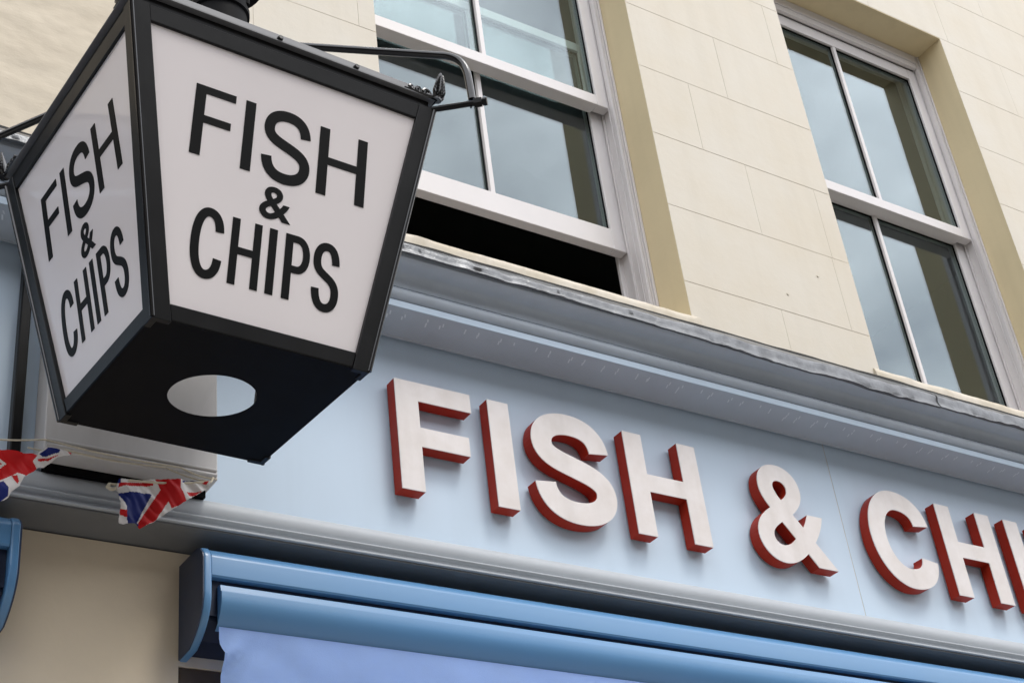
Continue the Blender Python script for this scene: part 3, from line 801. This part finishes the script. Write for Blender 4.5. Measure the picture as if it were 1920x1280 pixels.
# neck, drip plate, pyramid roof
def frustum(levels, nm, mt, smooth=None):
    b = bmesh.new(); R = []
    for r, z in levels: R.append([b.verts.new((r * x, r * y, z)) for x, y in ((-1, -1), (1, -1), (1, 1), (-1, 1))])
    for i in range(len(R) - 1):
        for k in range(4): b.faces.new((R[i][k], R[i][(k + 1) % 4], R[i + 1][(k + 1) % 4], R[i + 1][k]))
    b.faces.new(R[0]); b.faces.new(R[-1])
    return obj(nm, b, mt, lan, smooth)
frustum([(LA - .012, .6605), (LA - .010, .683)], 'neck', 'black')
MT['roofmetal'] = mat('weathered_black_roof', (.13, .13, .135), .6, .3, 12, .0003, 40, spec=.5)
frustum([(LA + .002, .6835), (LA + .005, .6838), (LA + .005, .6868), (LA + .001, .6872), (LA + .001, .6892), (LA + .0015, .6895), (LA - .004, .711), (LA - .006, .7115)], 'drip_plate', 'roofmetal')
roof = frustum([(LA - .008, .7118), (.085, .800), (.083, .802)], 'roof', 'roofmetal')
chim = obj('chimney', bm_lathe([(.082, .8005), (.082, .812), (.068, .816), (.068, 1.06), (.074, 1.064), (.074, 1.078), (.068, 1.082), (.068, 1.17), (.11, 1.175), (.112, 1.185), (.06, 1.235), (.02, 1.26), (.012, 1.29), (.002, 1.30)], 40), 'matt', roof, smooth=35)
for k in range(6):
    a = k * math.pi / 3 + .4
    obj('vent_slot', bm_tube([(.0685 * math.cos(a), .0685 * math.sin(a), 1.10), (.0685 * math.cos(a), .0685 * math.sin(a), 1.155)], .006, 6), 'ink', roof)
# screws on the drip plate
for u in (-.03, .16):
    obj('screw', bm_tube([(u, -LA - .001, .693), (u, -LA - .009, .694)], [.007, .0055], 10), 'black', lan)
# cast acroteria: plume and two scrolled wings on each top corner
def spiral(cx, cz, r, turns, n, sgn):
    return [(cx + sgn * r * (1 - .75 * t / n) * math.cos(turns * 2 * math.pi * t / n), cz + r * (1 - .75 * t / n) * math.sin(turns * 2 * math.pi * t / n)) for t in range(n + 1)]
for cxs, cys in ((-1, -1), (1, -1), (1, 1), (-1, 1)):
    b = bmesh.new()
    cx, cy = cxs * (LA + .003), cys * (LA + .003)
    lean = Vector((cxs * .30, cys * .30, 1)).normalized()
    for row in range(6):                                    # acanthus plume: rows of curling lobes on a stem
        t = row / 6; zc = .690 + .056 * t; rr = .017 * (1 - t) ** .7 + .003
        for lob in range(5):
            an = math.atan2(cys, cxs) + (lob - 2) * .75
            dx, dy = math.cos(an), math.sin(an); ox, oy = cx + cxs * .010 * t, cy + cys * .010 * t
            pts = [(ox + dx * rr * .2, oy + dy * rr * .2, zc - .003), (ox + dx * rr * .75, oy + dy * rr * .75, zc + .003), (ox + dx * rr, oy + dy * rr, zc + .011), (ox + dx * rr * 1.12, oy + dy * rr * 1.12, zc + .016)]
            join(b, bm_tube(pts, [.004, .0052 * (1 - .3 * t), .0042 * (1 - .3 * t), .0015], 6))
    join(b, bm_tube([(cx, cy, .684), (cx + cxs * .006, cy + cys * .006, .72), (cx + cxs * .011, cy + cys * .011, .762)], [.013, .010, .002], 8))
    for wing in (0, 1):
        for (cc, rr, sg) in ((.026, .0105, 1), (.050, .008, -1), (.068, .0055, 1)):
            pts = []
            for px, pz in spiral(0, 0, rr, 1.4, 16, sg):
                u = cc + px; z = .692 + pz + .004
                pts.append((cx - cxs * u, cy + cys * .002, z) if wing == 0 else (cx + cxs * .002, cy - cys * u, z))
            join(b, bm_tube(pts, .0032, 6))
        e = [(cx, cy + cys * .001, .688), (cx - cxs * .085, cy + cys * .001, .690)] if wing == 0 else [(cx + cxs * .001, cy, .688), (cx + cxs * .001, cy - cys * .085, .690)]
        join(b, bm_tube(e, [.006, .002], 8))
    obj('corner_ornament', b, 'blackglossy', lan, smooth=40)

# ================================================================== bracket (yoke over the lantern and arm to the wall)
brk = thing('lantern_bracket', 'black rod yoke bolted to the lantern corners and fixed to the wall', 'bracket')
brk.matrix_world = lan.matrix_world.copy()
D = Vector((1, -1, 0)).normalized()
for s in (1, -1):
    base = LA * math.sqrt(2)
    def P(q, z): v = D * (s * q); return (v.x, v.y, z)
    path = [P(base + .088, .668), P(base + .086, .70), P(base + .083, .74)]
    p0, p1, p2 = (base + .083, .74), (base + .078, .795), (base + .035, .812)
    for k in range(1, 9):
        t = k / 8; path.append(P((1 - t) ** 2 * p0[0] + 2 * t * (1 - t) * p1[0] + t * t * p2[0], (1 - t) ** 2 * p0[1] + 2 * t * (1 - t) * p1[1] + t * t * p2[1]))
    path += [P(.3, .893), P(.072, .966), P(.060, .970)]
    obj('yoke_rod', bm_tube(path, .0092, 14), 'blackglossy', brk, smooth=60)
    bl = bm_tube([P(base - .012, .660), P(base + .115, .657)], .0072, 12)
    bo = obj('bolt', bl, 'black', brk, smooth=60)
    obj('nut', bm_tube([P(base + .092, .6575), P(base + .110, .657)], .0125, 6), 'black', bo)
    obj('nut', bm_tube([P(base + .112, .6569), P(base + .122, .6567)], .010, 10), 'black', bo)
    obj('split_pin', bm_tube([P(base + .084, .645), P(base + .088, .675)], .0025, 6), 'blackglossy', bo)
obj('collar', bm_lathe([(.0705, .945), (.075, .95), (.075, .99), (.0705, .995)], 32), 'black', brk, smooth=40)
obj('arm', bm_tube([(.02, .068, .975), (.028, .3, 1.16), (.030, .636, 1.165)], .016, 14), 'black', brk, smooth=60)
obj('wall_plate', bm_box(-.02, .08, .628, .640, 1.06, 1.27, .004), 'black', brk)
